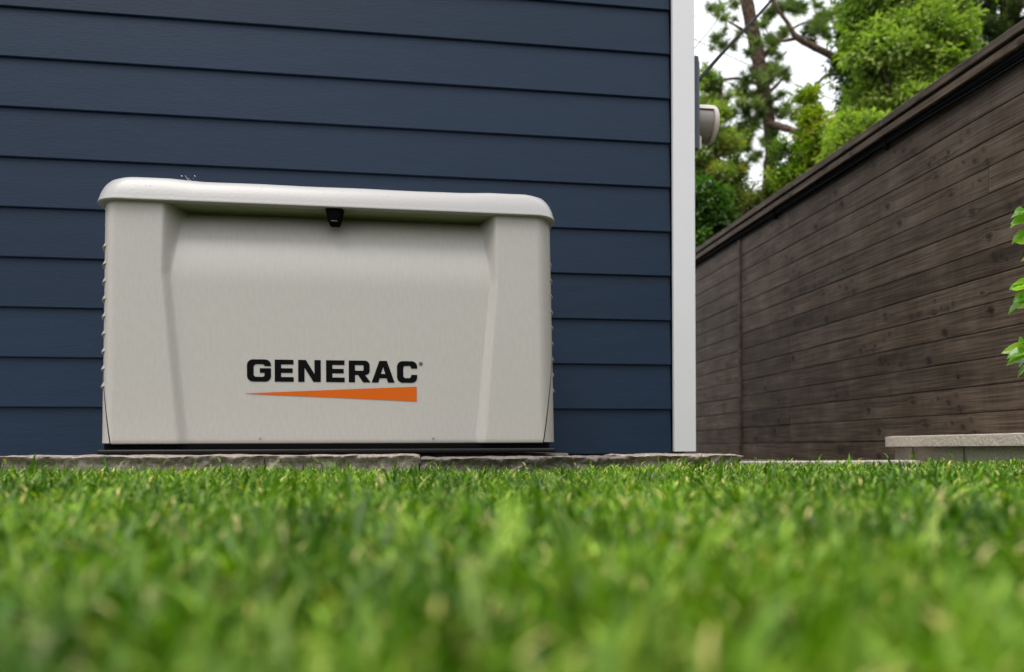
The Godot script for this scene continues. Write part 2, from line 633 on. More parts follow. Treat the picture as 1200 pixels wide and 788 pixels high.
func recess(v: float) -> float:
	var d := 0.017
	d += 0.036 * smoothstep(0.455, 0.64, v) * (0.4 + 0.6 * clampf((v - 0.47) / 0.15, 0, 1))
	var c := clampf((v - 0.61) / 0.062, 0, 1)
	return d + 0.05 * c * c

func eased(t: float) -> float:
	return clampf(lerpf(t, t * t * (3 - 2 * t), 0.75), 0, 1)

func seam(v: float) -> float:      # the angle on the corner where front panel and side panel meet
	var e := lerpf(0.052, 0.018, clampf((v - 0.02) / 0.20, 0, 1))
	if v > 0.22:
		e = lerpf(0.018, 0.0, clampf((v - 0.22) / 0.13, 0, 1))
	return asin(clampf(1.0 - e / 0.06, 0, 1))

func letter_piece(st: SurfaceTool, pts: Array, k: float, off: Vector2) -> void:
	var pv := PackedVector2Array()
	for p in pts:
		pv.append((Vector2(p[0], p[1]) + off) * k)
	var tri := Geometry2D.triangulate_polygon(pv)
	for i in range(0, tri.size(), 3):
		var a := pv[tri[i]]
		var b := pv[tri[i + 1]]
		var c := pv[tri[i + 2]]
		var order := [a, c, b] if (b - a).cross(c - a) > 0 else [a, b, c]
		for p: Vector2 in order:
			st.set_normal(Vector3(0, 0, 1))
			st.add_vertex(Vector3(p.x, p.y, 0))

func bend(cx: float, cy: float, r: float, from: float, to: float, ry := 0.0) -> Array:
	var out := []
	for i in 8:
		var a := deg_to_rad(lerpf(from, to, i / 7.0))
		out.append([cx + cos(a) * r, cy + sin(a) * (ry if ry > 0 else r)])
	return out

func letters() -> Array:
	var c_shape := func(w: float, top: float, tail: Array) -> Array:
		var p := [[w, top]]
		p.append_array(bend(w - 34, 102, 34, 0, 90))
		p.append_array(bend(36, 100, 36, 90, 180))
		p.append_array(bend(36, 36, 36, 180, 270))
		p.append_array(bend(w - 34, 34, 34, 270, 360))
		p.append_array(tail)
		p.append_array(bend(w - 52, 43, 14, 0, -90))
		p.append_array(bend(53, 43, 14, 270, 180))
		p.append_array(bend(53, 93, 14, 180, 90))
		p.append_array(bend(w - 52, 93, 14, 90, 15))
		p.append([w - 39, top])
		return p
	var g: Array = c_shape.call(142.0, 95.0, [[142, 82], [76, 82], [76, 54], [104, 54]])
	var c: Array = c_shape.call(126.0, 90.0, [[126, 50], [88, 50]])
	var e := [[0, 0], [0, 136], [112, 136], [112, 107], [38, 107], [38, 83], [107, 83], [107, 55], [38, 55], [38, 29], [113, 29], [113, 0]]
	var n := [[0, 0], [0, 136], [46, 136], [98, 50], [98, 136], [136, 136], [136, 0], [92, 0], [38, 88], [38, 0]]
	var bowl := [[38, 136]]
	bowl.append_array(bend(98, 106, 30, 90, 0))
	bowl.append_array(bend(100, 74, 28, 0, -90))
	bowl.append_array([[38, 46], [38, 73], [84, 73]])
	bowl.append_array(bend(84, 80, 7, -60, 0))
	bowl.append_array(bend(84, 101, 7, 0, 90))
	bowl.append([38, 108])
	var r := [[[0, 0], [0, 136], [38, 136], [38, 0]], bowl, [[56, 46], [100, 46], [134, 0], [88, 0]]]
	var a := [[[0, 0], [48, 136], [71, 136], [71, 98], [41, 0]], [[71, 98], [71, 136], [94, 136], [142, 0], [101, 0]], [[49.3, 27], [57.5, 54], [84.5, 54], [92.7, 27]]]
	return [[0, [g]], [164, [e]], [304, [n]], [472, [e]], [610, r], [750, a], [907, [c]]]

func generator() -> void:
	var g := thing("standby_generator", "beige home standby generator with pale lid in front of navy siding", "generator", Vector3(GX, 0, GZ))
	var rad := 0.06
	var rz := 0.13
	var y0 := 0.02
	var vs := []
	for i in 66:
		vs.append(lerpf(y0, 0.672, i / 65.0))
	# front panel: every row runs round the left corner, across the pressed field and round the right corner
	var rows := []
	for v: float in vs:
		var w := gen_half(v)
		var outer := kink(v, 0.421, 0.4575, 0.4525)
		var inner := kink(v, 0.389, 0.434, 0.412)
		var line := []
		var half := []
		var ang := seam(v)
		for i in 9:
			var a := ang * (1.0 - i / 8.0)
			half.append(Vector2(w - rad + rad * sin(a), -rz + rz * cos(a)))
		for i in range(1, 4):
			half.append(Vector2(lerpf(w - rad, outer + 0.004, i / 3.0), 0))
		for i in range(0, 13):
			var t := i / 12.0
			half.append(Vector2(lerpf(outer, inner, t), -recess(v) * eased(t)))
		for i in range(1, 9):
			half.append(Vector2(lerpf(inner - 0.003, 0.0, i / 8.0), -recess(v)))
		var crown := 0.0025
		for p: Vector2 in half:
			line.append(Vector3(-p.x, CY + v, p.y + crown * (1 - p.x * p.x / 0.38)))
		for i in range(half.size() - 2, -1, -1):
			var p: Vector2 = half[i]
			line.append(Vector3(p.x, CY + v, p.y + crown * (1 - p.x * p.x / 0.38)))
		rows.append(line)
	# turned-in lower edge
	var hem := []
	for p: Vector3 in rows[0]:
		hem.append(p + Vector3(0, -0.003, -0.004))
	var hem2 := []
	for p: Vector3 in rows[0]:
		hem2.append(p + Vector3(0, -0.003, -0.02))
	rows.push_front(hem)
	rows.push_front(hem2)
	var st := begin()
	sheet(st, rows, false, 1.0)
	var front := part("front_panel", st.commit(), M.panel, g)
	# side panels
	for s in [-1.0, 1.0]:
		rows = []
		for v: float in vs:
			var w := gen_half(v)
			var line := []
			for i in 5:
				line.append(Vector3(s * w, CY + v, lerpf(-GB, -rz, i / 4.0)))
			var to := minf(seam(v) + 0.05, PI / 2)
			for i in range(1, 7):
				var a := lerpf(PI / 2, to, i / 6.0)
				line.append(Vector3(s * (w - rad + rad * sin(a)), CY + v, -rz + rz * cos(a) + 0.0015))
			rows.append(line)
		st = begin()
		sheet(st, rows, s > 0, 1.0)
		var side := part("side_panel", st.commit(), M.panel, g)
		for i in 9:
			var v := 0.175 + i * 0.0472
			st = begin()
			var wv := gen_half(v)
			var prof := [Vector2(-0.001, 0.011), Vector2(0.0022, 0.006), Vector2(0.0055, -0.001), Vector2(0.0055, -0.0035), Vector2(0.002, -0.003), Vector2(-0.002, -0.002)]
			var lr := []
			for p: Vector2 in prof:
				var line := []
				for q in ([30.0, 38.0, 48.0, 58.0, 70.0, 90.0, -0.3, -0.5, -0.53] if s < 0 else [56.0, 72.0, 78.0, 82.0, 86.0, 90.0, -0.3, -0.5, -0.53]):
					var k := 0.0 if q == 30.0 or q == 56.0 or q == -0.53 else 1.0
					var a := deg_to_rad(q) if q > 0 else PI / 2
					var base := Vector2(wv - rad + rad * sin(a), -rz + rz * cos(a) if q > 0 else q)
					var out := Vector2(sin(a) / rad, cos(a) / rz).normalized() * p.x * k
					line.append(Vector3(s * (base.x + out.x), CY + v + p.y * (0.3 + 0.7 * k), base.y + out.y))
				lr.append(line)
			sheet(st, lr, s > 0, 1.0)
			part("louver", st.commit(), M.panel, side)
	part("back_panel", box_mesh(Vector3(1.20, 0.65, 0.012), 0.003), M.panel, g, Vector3(0, CY + 0.345, -GB + 0.006))
	part("inner_frame", box_mesh(Vector3(1.17, 0.63, GB - 0.13), 0.0), M.gasket, g, Vector3(0, CY + 0.337, -0.095 - (GB - 0.13) / 2))
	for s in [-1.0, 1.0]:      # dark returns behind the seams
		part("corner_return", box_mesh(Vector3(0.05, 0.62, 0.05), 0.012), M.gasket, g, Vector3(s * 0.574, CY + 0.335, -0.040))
	# base
	part("base_tray", box_mesh(Vector3(1.216, 0.016, GB - 0.02), 0.002), M.gasket, g, Vector3(0, CY + 0.0095, -GB / 2 - 0.004))
	part("base_flange", box_mesh(Vector3(1.238, 0.012, GB + 0.016), 0.004), M.black, g, Vector3(0.002, CY - 0.0038, -GB / 2 + 0.004))
	# lid: rounded rectangle rings, lip first
	var ring := func(out: float, v: float, lift: float, r: float) -> Array:
		var w := 0.628 + out
		var zf := 0.014 + out
		var zb := -GB - 0.014 - out
		var line := []
		var corners := [[-w + r, zb + r, 180.0, 270.0], [w - r, zb + r, 270.0, 360.0], [w - r, zf - r, 0.0, 90.0], [-w + r, zf - r, 90.0, 180.0]]
		for ci in 4:
			var c: Array = corners[ci]
			for i in 9:
				var a := deg_to_rad(lerpf(c[2], c[3], i / 8.0))
				line.append(Vector2(c[0] + cos(a) * r, c[1] + sin(a) * r))
			var nxt: Array = corners[(ci + 1) % 4]
			var a2 := deg_to_rad(nxt[2])
			var from: Vector2 = line[line.size() - 1]
			var to := Vector2(nxt[0] + cos(a2) * r, nxt[1] + sin(a2) * r)
			for i in range(1, 24):
				line.append(from.lerp(to, i / 24.0))
		line.append(line[0])
		var out3 := []
		for p: Vector2 in line:
			var up := lift * (smoothstep(0.36, 0.43, absf(p.x)) * 0.0045 + 0.0005 * sin(p.x * 23.0))
			out3.append(Vector3(p.x, CY + v + up, p.y))
		return out3
	var lid_rows := []
	for p in [[-0.030, 0.671, 0.0, 0.05], [-0.001, 0.668, 0, 0.07], [0.003, 0.668, 0, 0.07], [0.0038, 0.6705, 0, 0.07], [0.0026, 0.6745, 0, 0.07], [0.0008, 0.681, 0, 0.07], [-0.0022, 0.694, 0.1, 0.07], [-0.0075, 0.708, 0.3, 0.07], [-0.0130, 0.719, 0.6, 0.072], [-0.0190, 0.727, 0.9, 0.075], [-0.0255, 0.7320, 1, 0.08], [-0.034, 0.7345, 1, 0.085], [-0.06, 0.7360, 1, 0.09], [-0.17, 0.738, 0.8, 0.09], [-0.30, 0.738, 0.2, 0.02]]:
		lid_rows.append(ring.call(p[0], p[1], p[2], p[3]))
	st = begin()
	sheet(st, lid_rows, false, 1.0)
	var lid := part("lid", st.commit(), M.lid, g)
	part("lid_underside", box_mesh(Vector3(1.18, 0.006, GB - 0.03), 0.002), M.shade_tinted_foam, g, Vector3(0, CY + 0.675, -GB / 2 + 0.008))
	# rain beads along the lid
	var bead := SphereMesh.new()
	bead.radius = 1.0
	bead.height = 2.0
	bead.radial_segments = 10
	bead.rings = 5
	var mm := MultiMesh.new()
	mm.transform_format = MultiMesh.TRANSFORM_3D
	mm.mesh = bead
	mm.instance_count = 260
	for i in 260:
		var row: Array = lid_rows[7 + rng.randi() % 6]
		var k := rng.randi() % (row.size() - 1)
		var p: Vector3 = row[k].lerp(row[k + 1], rng.randf())
		var r := rng.randf_range(0.0007, 0.0019)
		mm.set_instance_transform(i, Transform3D(Basis().scaled(Vector3(r, r * 0.7, r)), p))
	var beads := MultiMeshInstance3D.new()
	beads.name = "rain_beads"
	beads.multimesh = mm
	beads.material_override = M.water
	beads.set_meta("kind", "stuff")
	lid.add_child(beads)
	# latch below the lid
	st = begin()
	var lt := []
	for p in [[0.0, 0.0245, 0.030], [-0.006, 0.0248, 0.036], [-0.024, 0.0205, 0.036], [-0.040, 0.0160, 0.032], [-0.046, 0.0130, 0.025], [-0.048, 0.010, 0.014]]:
		var y: float = CY + 0.674 + p[0]
		var line := []
		for q in [[-1.0, 0.0], [-1.0, 0.6], [-0.8, 0.95], [-0.3, 1.0], [0.3, 1.0], [0.8, 0.95], [1.0, 0.6], [1.0, 0.0]]:
			line.append(Vector3(q[0] * p[1], y, -0.028 + q[1] * p[2]))
		lt.append(line)
	sheet(st, lt, true, 1.0)
	var bottom := []
	for p: Vector3 in lt[5]:
		bottom.append(Vector3(p.x * 0.2, p.y - 0.0005, -0.024))
	sheet(st, [lt[5], bottom], true, 1.0)
	var latch := part("latch", st.commit(), M.gasket, g, Vector3(-0.0005, 0, 0))
	part("key_slot", box_mesh(Vector3(0.018, 0.003, 0.004), 0.001), M.box_grey, latch, Vector3(0, CY + 0.634, 0.0045))
	# lettering and wedge on the front panel
	var k := 0.464 / 1032.0
	var origin := Vector3(-0.4397 - GX, CY + 0.189, -0.017 + 0.0034)
	for l in letters():
		st = begin()
		for piece in l[1]:
			letter_piece(st, piece, k, Vector2(l[0], 0))
		part("letter", st.commit(), M.ink, front, origin)
	st = begin()
	letter_piece(st, [[-9, -73], [1029, -24], [1029, -117], [-9, -75.5]], k, Vector2.ZERO)
	part("orange_wedge", st.commit(), M.orange, front, origin)
	st = begin()
	for i in 16:
		var a := TAU * i / 16
		var b := TAU * (i + 1) / 16
		letter_piece(st, [[cos(a) * 9, sin(a) * 9], [cos(b) * 9, sin(b) * 9], [cos(b) * 12, sin(b) * 12], [cos(a) * 12, sin(a) * 12]], k, Vector2(1056, 120))
	letter_piece(st, [[-4, -6], [-4, 6], [4, 6], [5, 1], [1, 0], [5, -6], [2.5, -6], [-1.5, -0.5], [-1.5, -6]], k, Vector2(1056, 120))
	part("registered_mark", st.commit(), M.ink, front, origin)
	for x in [-0.205, 0.27]:
		var pin := CylinderMesh.new()
		pin.top_radius = 0.0028
		pin.bottom_radius = 0.0032
		pin.height = 0.003
		var o := part("drain_pin", pin, M.steel, front, Vector3(x, CY + 0.034, -0.0135))
		o.rotation.x = PI / 2
	# the splash of a drop on the lid
	st = begin()
	for i in 9:
		var a := rng.randf() * TAU
		var c := Vector3(cos(a) * rng.randf_range(0.004, 0.02), rng.randf_range(0.004, 0.022), sin(a) * 0.01)
		var r := rng.randf_range(0.0011, 0.0024)
		var rows2 := []
		for y in 5:
			var line := []
			var e := lerpf(-PI / 2, PI / 2, y / 4.0)
			for x in 9:
				var w := TAU * (x % 8) / 8
				line.append(c + Vector3(cos(w) * cos(e), sin(e), sin(w) * cos(e)) * r)
			rows2.append(line)
		sheet(st, rows2, false)
	var sp := part("rain_splash", st.commit(), M.water, null, Vector3(GX - 0.395, CY + 0.735, GZ - 0.03))
	tag(sp, "tiny splash of raindrops leaping off the generator lid near its left end", "water splash")
	sp.set_meta("kind", "stuff")

# ---------------------------------------------------------------- meter and wires
func meter() -> void:
	var x0 := CORNER_X + 0.003
	var b := thing("meter_box", "grey electric meter box with beige round meter on the side wall of the house", "meter box", Vector3(x0, CY + 1.27, -3.16))
	part("enclosure", box_mesh(Vector3(0.088, 0.40, 0.36), 0.006), M.box_grey, b, Vector3(0.044, 0.2, 0))
	part("cover", box_mesh(Vector3(0.008, 0.37, 0.33), 0.003), M.box_grey, b, Vector3(0.092, 0.2, 0))
	var lathe := func(prof: Array) -> ArrayMesh:
		var st := begin()
		var rows := []
		for p in prof:
			var line := []
			for k in 25:
				var a := TAU * (k % 24) / 24
				line.append(Vector3(p[0], cos(a) * p[1], sin(a) * p[1]))
			rows.append(line)
		sheet(st, rows, true, 1.0)
		return st.commit()
	var met := part("meter", lathe.call([[0.0, 0.07], [0.02, 0.076], [0.10, 0.076], [0.112, 0.076]]), M.lens, b, Vector3(0.096, 0.172, 0.03))
	met.scale.x = 0.88
	part("rim", lathe.call([[0.104, 0.0765], [0.104, 0.081], [0.108, 0.083], [0.120, 0.0825], [0.130, 0.078], [0.135, 0.068], [0.136, 0.05], [0.136, 0.0]]), M.beige, met)
	var hood := begin()
	var hr := []
	for q in [[0.0, 0.0775], [0.0, 0.083], [0.105, 0.083], [0.105, 0.0775]]:
		var line := []
		for k in 13:
			var a := lerpf(-1.05, 1.05, k / 12.0)
			line.append(Vector3(q[0], cos(a) * q[1], sin(a) * q[1]))
		hr.append(line)
	sheet(hood, hr, true, 1.0)
	part("hood", hood.commit(), M.beige, met)
	part("conduit", box_mesh(Vector3(0.022, 0.06, 0.022), 0.005), M.beige, b, Vector3(0.112, 0.055, 0.11))
	var st := begin()
	tube(st, [Vector3(0.03, 0.39, 0.1), Vector3(0.03, 0.5, 0.1)], [0.018, 0.018], 10)
	part("mast", st.commit(), M.box_grey, b)
	# wires
	var wire := func(called: String, label: String, pts: Array, r: float, m: Material) -> void:
		var path := smooth_path(pts, 10)
		var s2 := begin()
		tube(s2, path, spread([r, r], path.size()), 8)
		tag(part(called, s2.commit(), m), label, "wire")
	wire.call("service_cable", "thick black service cable rising from the meter box past the pine trunk", [at(819, 94, 3.2), at(846, 63, 3.7), at(876, 31, 4.3), at(908, -4, 5.0), at(1010, -120, 8.0)], 0.0085, M.cable)
	wire.call("thin_wire", "thin grey wire in the white sky just left of the pine trunk", [at(806, 66, 4.0), at(836, 30, 4.6), at(864, -5, 5.2), at(930, -90, 7.0)], 0.0028, M.wire)
	wire.call("thin_wire", "thin faint wire crossing the white sky corner beside the top of the trim", [at(806, 25, 5.0), at(834, 5, 5.6), at(900, -42, 7.0)], 0.0026, M.wire)
	wire.call("thin_wire", "long sagging grey wire running behind the pine towards the bright green tree", [at(760, 16, 15.0), at(830, 54, 15.2), at(928, 97, 15.6), at(1040, 136, 16.0), at(1180, 150, 16.6), at(1330, 140, 17.2)], 0.009, M.wire)

# ---------------------------------------------------------------- plants
func leaf_cluster(sd: int, leaves: int, length: float, wide: float, spread_r: float) -> ArrayMesh:
	var r := RandomNumberGenerator.new()
	r.seed = sd
	var st := begin()
	for i in leaves:
		var d := Vector3(r.randf_range(-1, 1), r.randf_range(-0.7, 0.7), r.randf_range(-1, 1)).normalized()
		var base := d * r.randf_range(0.1, 1.0) * spread_r
		d = (d + Vector3(0, -0.25, 0)).normalized()
		var side := d.cross(Vector3(r.randf_range(-0.5, 0.5), 1, r.randf_range(-0.5, 0.5))).normalized()
		var up := side.cross(d).normalized()
		var l := length * r.randf_range(0.7, 1.2)
		var w := wide * r.randf_range(0.8, 1.2)
		var t := r.randf_range(0.8, 1.2)
		var tip := base + d * l - up * l * 0.15
		var a := base + d * l * 0.42 + side * w + up * w * 0.35
		var b := base + d * l * 0.42 - side * w + up * w * 0.35
		for tri in [[base, tip, a], [base, b, tip]]:
			var n: Vector3 = -(tri[1] - tri[0]).cross(tri[2] - tri[0]).normalized()
			for p: Vector3 in tri:
				st.set_color(Color(t, t, t))
				st.set_normal(n)
				st.add_vertex(p)
	return st.commit()

func needle_tuft(sd: int) -> ArrayMesh:
	var r := RandomNumberGenerator.new()
	r.seed = sd
	var st := begin()
	for i in 22:
		var d := Vector3(r.randf_range(-1, 1), r.randf_range(-0.5, 1), r.randf_range(-1, 1)).normalized()
		var side := d.cross(Vector3(r.randf(), r.randf(), r.randf()).normalized()).normalized() * 0.008
		var l := r.randf_range(0.10, 0.17)
		var t := r.randf_range(0.75, 1.2)
		var tri := [-side, d * l, side]
		var n: Vector3 = -(tri[1] - tri[0]).cross(tri[2] - tri[0]).normalized()
		for p: Vector3 in tri:
			st.set_color(Color(t, t, t))
			st.set_normal(n)
			st.add_vertex(p)
	return st.commit()

# lobes: [photo x, photo y, radius in photo pixels, how many clusters]; a lobe is a ball of leaves at that depth
func crown(tree: Node3D, lobes: Array, depth: float, mesh: Mesh, tones: Array, scale: float, hole: float, flat := 1.0) -> void:
	var places := []
	var n := noise(int(depth * 100) + lobes.size(), 1.5 , 2)
	for l in lobes:
		var dd: float = depth + (l[4] if l.size() > 4 else 0.0)
		var c := at(l[0], l[1], dd)
		var r: float = l[2] * dd / F
		var got := 0
		var tries := 0
		while got < l[3] and tries < l[3] * 6:
			tries += 1
			var d := Vector3(rng.randfn(), rng.randfn(), rng.randfn()).normalized() * (pow(rng.randf(), 0.4) if rng.randf() < 0.6 else absf(rng.randfn()) * 0.62) * r
			d.y *= flat
			var p := c + d
			if n.get_noise_3dv(p * 1.6 / maxf(scale, 0.4)) < hole:
				continue
			got += 1
			var w: float = clampf(0.5 + n.get_noise_3dv(p * 0.9) * 1.3 + rng.randfn() * 0.22, 0, 1)
			var lo: Color = tones[0]
			var col := lo.lerp(tones[1], w)
			col = Color(col.r * 1.55, col.g * 1.5, col.b * 1.5)
			if tones.size() > 2 and rng.randf() < 0.05:
				col = tones[2]
			places.append([Transform3D(Basis.from_euler(Vector3(rng.randf_range(-0.5, 0.5), rng.randf() * TAU, rng.randf_range(-0.5, 0.5))).scaled(Vector3.ONE * scale * rng.randf_range(0.7, 1.25)), p - tree.position), col])
	var mm := MultiMesh.new()
	mm.transform_format = MultiMesh.TRANSFORM_3D
	mm.use_colors = true
	mm.mesh = mesh
	mm.instance_count = places.size()
	for i in places.size():
		mm.set_instance_transform(i, places[i][0])
		mm.set_instance_color(i, places[i][1])
	var o := MultiMeshInstance3D.new()
	o.name = "crown"
	o.multimesh = mm
	o.material_override = M.leaf
	o.set_meta("kind", "stuff")
	tree.add_child(o, true)

func limb(tree: Node3D, called: String, pts: Array, radii: Array) -> void:
	var local := []
	for p in pts:
		local.append(p - tree.position)
	var path := smooth_path(local, 6)
	var st := begin()
	tube(st, path, spread(radii, path.size()), 10, 0.07)
	part(called, st.commit(), M.bark, tree)

func root_of(px: float, depth: float) -> Vector3:
	var p := at(px, 526, depth)
	p.y = -0.05
	return p

func trees() -> void:
	var broad := leaf_cluster(3, 12, 0.10, 0.030, 0.13)
	var small := leaf_cluster(4, 14, 0.07, 0.020, 0.10)
	var needles := needle_tuft(6)
	# tall pine behind the end of the fence
	var d := 14.0
	var t := thing("pine_tree", "tall pine with a leaning bare trunk seen against the white sky", "tree", root_of(899, d))
	limb(t, "trunk", [root_of(899, d), at(899, 330, d), at(901, 215, d), at(904, 170, d), at(896, 110, d), at(886, 55, d), at(875, 0, d), at(858, -80, d), at(850, -200, d)], [0.18, 0.15, 0.12, 0.115, 0.12, 0.125, 0.12, 0.10, 0.05])
	limb(t, "limb", [at(902, 146, d), at(912, 148, d - 0.4), at(929, 153, d - 0.9), at(942, 160, d - 1.2)], [0.075, 0.07, 0.055, 0.03])
	limb(t, "limb", [at(893, 100, d), at(880, 96, d + 0.3), at(862, 92, d + 0.5), at(835, 96, d + 0.6)], [0.05, 0.035, 0.03, 0.015])
	limb(t, "limb", [at(884, 45, d), at(872, 36, d - 0.2), at(852, 24, d - 0.4)], [0.04, 0.03, 0.012])
	limb(t, "limb", [at(897, 112, d), at(914, 96, d + 0.3), at(925, 78, d + 0.6)], [0.04, 0.028, 0.014])
	limb(t, "limb", [at(890, 75, d), at(905, 55, d + 0.2), at(935, 30, d + 0.4), at(965, 22, d + 0.4)], [0.045, 0.035, 0.022, 0.012])
	var sprays := [[846, 100, 24, 150], [870, 120, 22, 240], [886, 55, 14, 90], [905, 52, 17, 150], [897, 85, 15, 120], [922, 18, 16, 130], [945, 14, 14, 90], [962, 24, 14, 120], [954, 36, 9, 50], [912, 88, 9, 40], [835, 135, 20, 150], [862, 150, 22, 220], [882, 160, 18, 150], [874, 190, 18, 120], [842, 12, 9, 35], [846, 48, 9, 40], [915, 130, 14, 90], [860, -60, 60, 400], [905, -40, 40, 200]]
	var more := []
	for l in sprays:
		for k in 12:
			more.append([l[0] + rng.randfn() * l[2] * 0.95, l[1] + rng.randfn() * l[2] * 0.7, l[2] * rng.randf_range(0.15, 0.42), int(l[3] * 0.06) + 2, rng.randf_range(-0.5, 0.5)])
	crown(t, more, d, needles, [Color(0.065, 0.10, 0.042), Color(0.25, 0.31, 0.13)], 1.15, -0.05)
	# tree whose bare branch reaches across the sky, its crown behind the bright tree
	d = 12.6
	t = thing("branching_tree", "darker tree with a long bare brown branch arching over the sky gap", "tree", root_of(1030, d))
	limb(t, "trunk", [root_of(1030, d), at(1028, 300, d), at(1022, 170, d), at(1012, 110, d), at(1005, 40, d), at(1000, -60, d)], [0.2, 0.17, 0.15, 0.12, 0.08, 0.04])
	limb(t, "limb", [at(1012, 110, d), at(995, 88, d), at(978, 68, d), at(952, 54, d), at(933, 43, d), at(924, 28, d), at(910, 8, d), at(900, -18, d)], [0.075, 0.065, 0.058, 0.055, 0.05, 0.034, 0.03, 0.02])
	limb(t, "limb", [at(935, 44, d), at(924, 47, d), at(912, 49, d - 0.2)], [0.035, 0.03, 0.015])
	limb(t, "limb", [at(1018, 128, d), at(1000, 92, d), at(985, 87, d), at(968, 89, d), at(956, 101, d)], [0.05, 0.042, 0.036, 0.03, 0.016])
	crown(t, [[1000, 105, 22, 200], [990, 70, 12, 70], [1012, 60, 30, 260], [1010, 140, 26, 220], [994, 125, 14, 90], [1040, 120, 50, 300], [1020, -40, 50, 250], [995, 40, 10, 40]], d, small, [Color(0.028, 0.07, 0.022), Color(0.075, 0.15, 0.04)], 1.1, -0.1)
	# bright green tree over the fence
	d = 10.6
	t = thing("maple_tree", "bright green leafy tree towering over the middle of the fence", "tree", root_of(1068, d))
	limb(t, "trunk", [root_of(1068, d), at(1066, 250, d), at(1060, 120, d), at(1070, 30, d), at(1074, -60, d)], [0.14, 0.11, 0.07, 0.05, 0.02])
	limb(t, "limb", [at(1064, 170, d), at(1085, 110, d - 0.2), at(1105, 60, d - 0.3)], [0.05, 0.035, 0.015])
	limb(t, "limb", [at(1063, 150, d), at(1045, 110, d - 0.3), at(1026, 60, d - 0.4)], [0.05, 0.03, 0.015])
	crown(t, [[1064, 60, 60, 900], [1030, 55, 34, 380, -0.3], [1098, 66, 36, 420, -0.3], [1120, 78, 22, 180, -0.4], [1050, 14, 40, 420], [1088, 10, 40, 420], [1112, 36, 26, 240], [1028, 112, 34, 330], [1072, 120, 46, 480, -0.2], [1050, 150, 40, 320], [1016, 20, 26, 220], [1006, 60, 16, 120], [1068, -40, 70, 500], [1010, -30, 30, 160], [1120, -20, 26, 150]], d, broad, [Color(0.115, 0.175, 0.045), Color(0.40, 0.47, 0.155), Color(0.42, 0.50, 0.14)], 0.9, -0.06)
	# dark tree at the top right
	d = 17.0
	t = thing("dark_tree", "dark green open crowned tree at the upper right, above the fence cap", "tree", root_of(1185, d))
	limb(t, "trunk", [root_of(1185, d), at(1184, 200, d), at(1180, 60, d), at(1176, -40, d), at(1172, -120, d)], [0.22, 0.18, 0.13, 0.1, 0.04])
	limb(t, "limb", [at(1181, 70, d), at(1165, 40, d), at(1145, 10, d)], [0.07, 0.05, 0.03])
	limb(t, "limb", [at(1180, 50, d), at(1192, 20, d), at(1204, -10, d)], [0.07, 0.05, 0.03])
	crown(t, [[1150, 34, 26, 300], [1140, 66, 22, 220], [1176, 56, 28, 260], [1196, 26, 24, 190], [1140, 4, 24, 200], [1170, 14, 18, 120], [1206, 62, 30, 250], [1152, 84, 18, 160], [1180, -40, 60, 500], [1235, 20, 50, 350]], d, small, [Color(0.024, 0.042, 0.02), Color(0.085, 0.115, 0.045)], 1.0, 0.16)
	# yellow-green and green small trees just behind the fence
	d = 9.6
	t = thing("yellow_tree", "yellow green small tree behind the fence right of the pine trunk", "tree", root_of(955, d))
	limb(t, "trunk", [root_of(955, d), at(956, 300, d), at(958, 180, d), at(962, 120, d)], [0.06, 0.05, 0.03, 0.012])
	limb(t, "limb", [at(956, 240, d), at(940, 190, d), at(930, 160, d)], [0.03, 0.02, 0.01])
	crown(t, [[958, 168, 30, 330], [944, 188, 24, 180], [975, 178, 28, 260], [950, 140, 16, 100], [945, 115, 13, 60], [960, 210, 40, 300], [925, 210, 22, 90], [918, 178, 12, 30]], d, small, [Color(0.09, 0.16, 0.02), Color(0.30, 0.33, 0.045), Color(0.40, 0.34, 0.06)], 0.9, -0.1)
	d = 8.9
	t = thing("green_shrub", "fresh green shrub peeking over the fence below the bright tree", "shrub", root_of(1004, d))
	limb(t, "trunk", [root_of(1004, d), at(1004, 300, d), at(1002, 180, d), at(1000, 150, d)], [0.05, 0.04, 0.02, 0.01])
	crown(t, [[998, 158, 22, 260], [1018, 160, 24, 240], [984, 172, 18, 140], [1000, 190, 34, 300], [1034, 155, 18, 120]], d, small, [Color(0.12, 0.17, 0.04), Color(0.34, 0.40, 0.12)], 0.85, -0.2)
	# low trees between the house corner and the pine
	d = 11.0
	t = thing("green_tree", "mid green leafy tree beside the meter, its leaves tinged with yellow", "tree", root_of(836, d))
	limb(t, "trunk", [root_of(836, d), at(836, 330, d), at(838, 220, d), at(842, 140, d), at(846, 90, d)], [0.1, 0.08, 0.06, 0.04, 0.02])
	limb(t, "limb", [at(838, 230, d), at(856, 200, d), at(870, 176, d)], [0.04, 0.025, 0.012])
	crown(t, [[836, 150, 24, 240], [828, 190, 24, 240], [852, 175, 20, 120], [842, 215, 22, 200], [820, 130, 22, 150], [845, 128, 14, 60], [866, 212, 12, 45], [830, 100, 18, 110], [800, 160, 40, 250]], d, small, [Color(0.105, 0.155, 0.055), Color(0.34, 0.38, 0.14), Color(0.60, 0.42, 0.10)], 0.85, 0.12)
	d = 9.8
	t = thing("dark_shrub", "dense dark green shrub at the far end of the fence beside the trim", "shrub", root_of(824, d))
	limb(t, "trunk", [root_of(824, d), at(824, 330, d), at(825, 260, d)], [0.05, 0.04, 0.02])
	crown(t, [[826, 252, 26, 330], [836, 236, 16, 150], [818, 280, 24, 200], [845, 262, 12, 70], [812, 230, 24, 200], [815, 340, 44, 420], [812, 430, 52, 480], [775, 400, 50, 420], [850, 400, 50, 420]], d, broad, [Color(0.024, 0.058, 0.018), Color(0.085, 0.16, 0.045)], 0.8, -0.2)
	d = 12.0
	t = thing("brown_shrub", "brownish thin shrub behind the fence at the foot of the pine", "shrub", root_of(880, d))
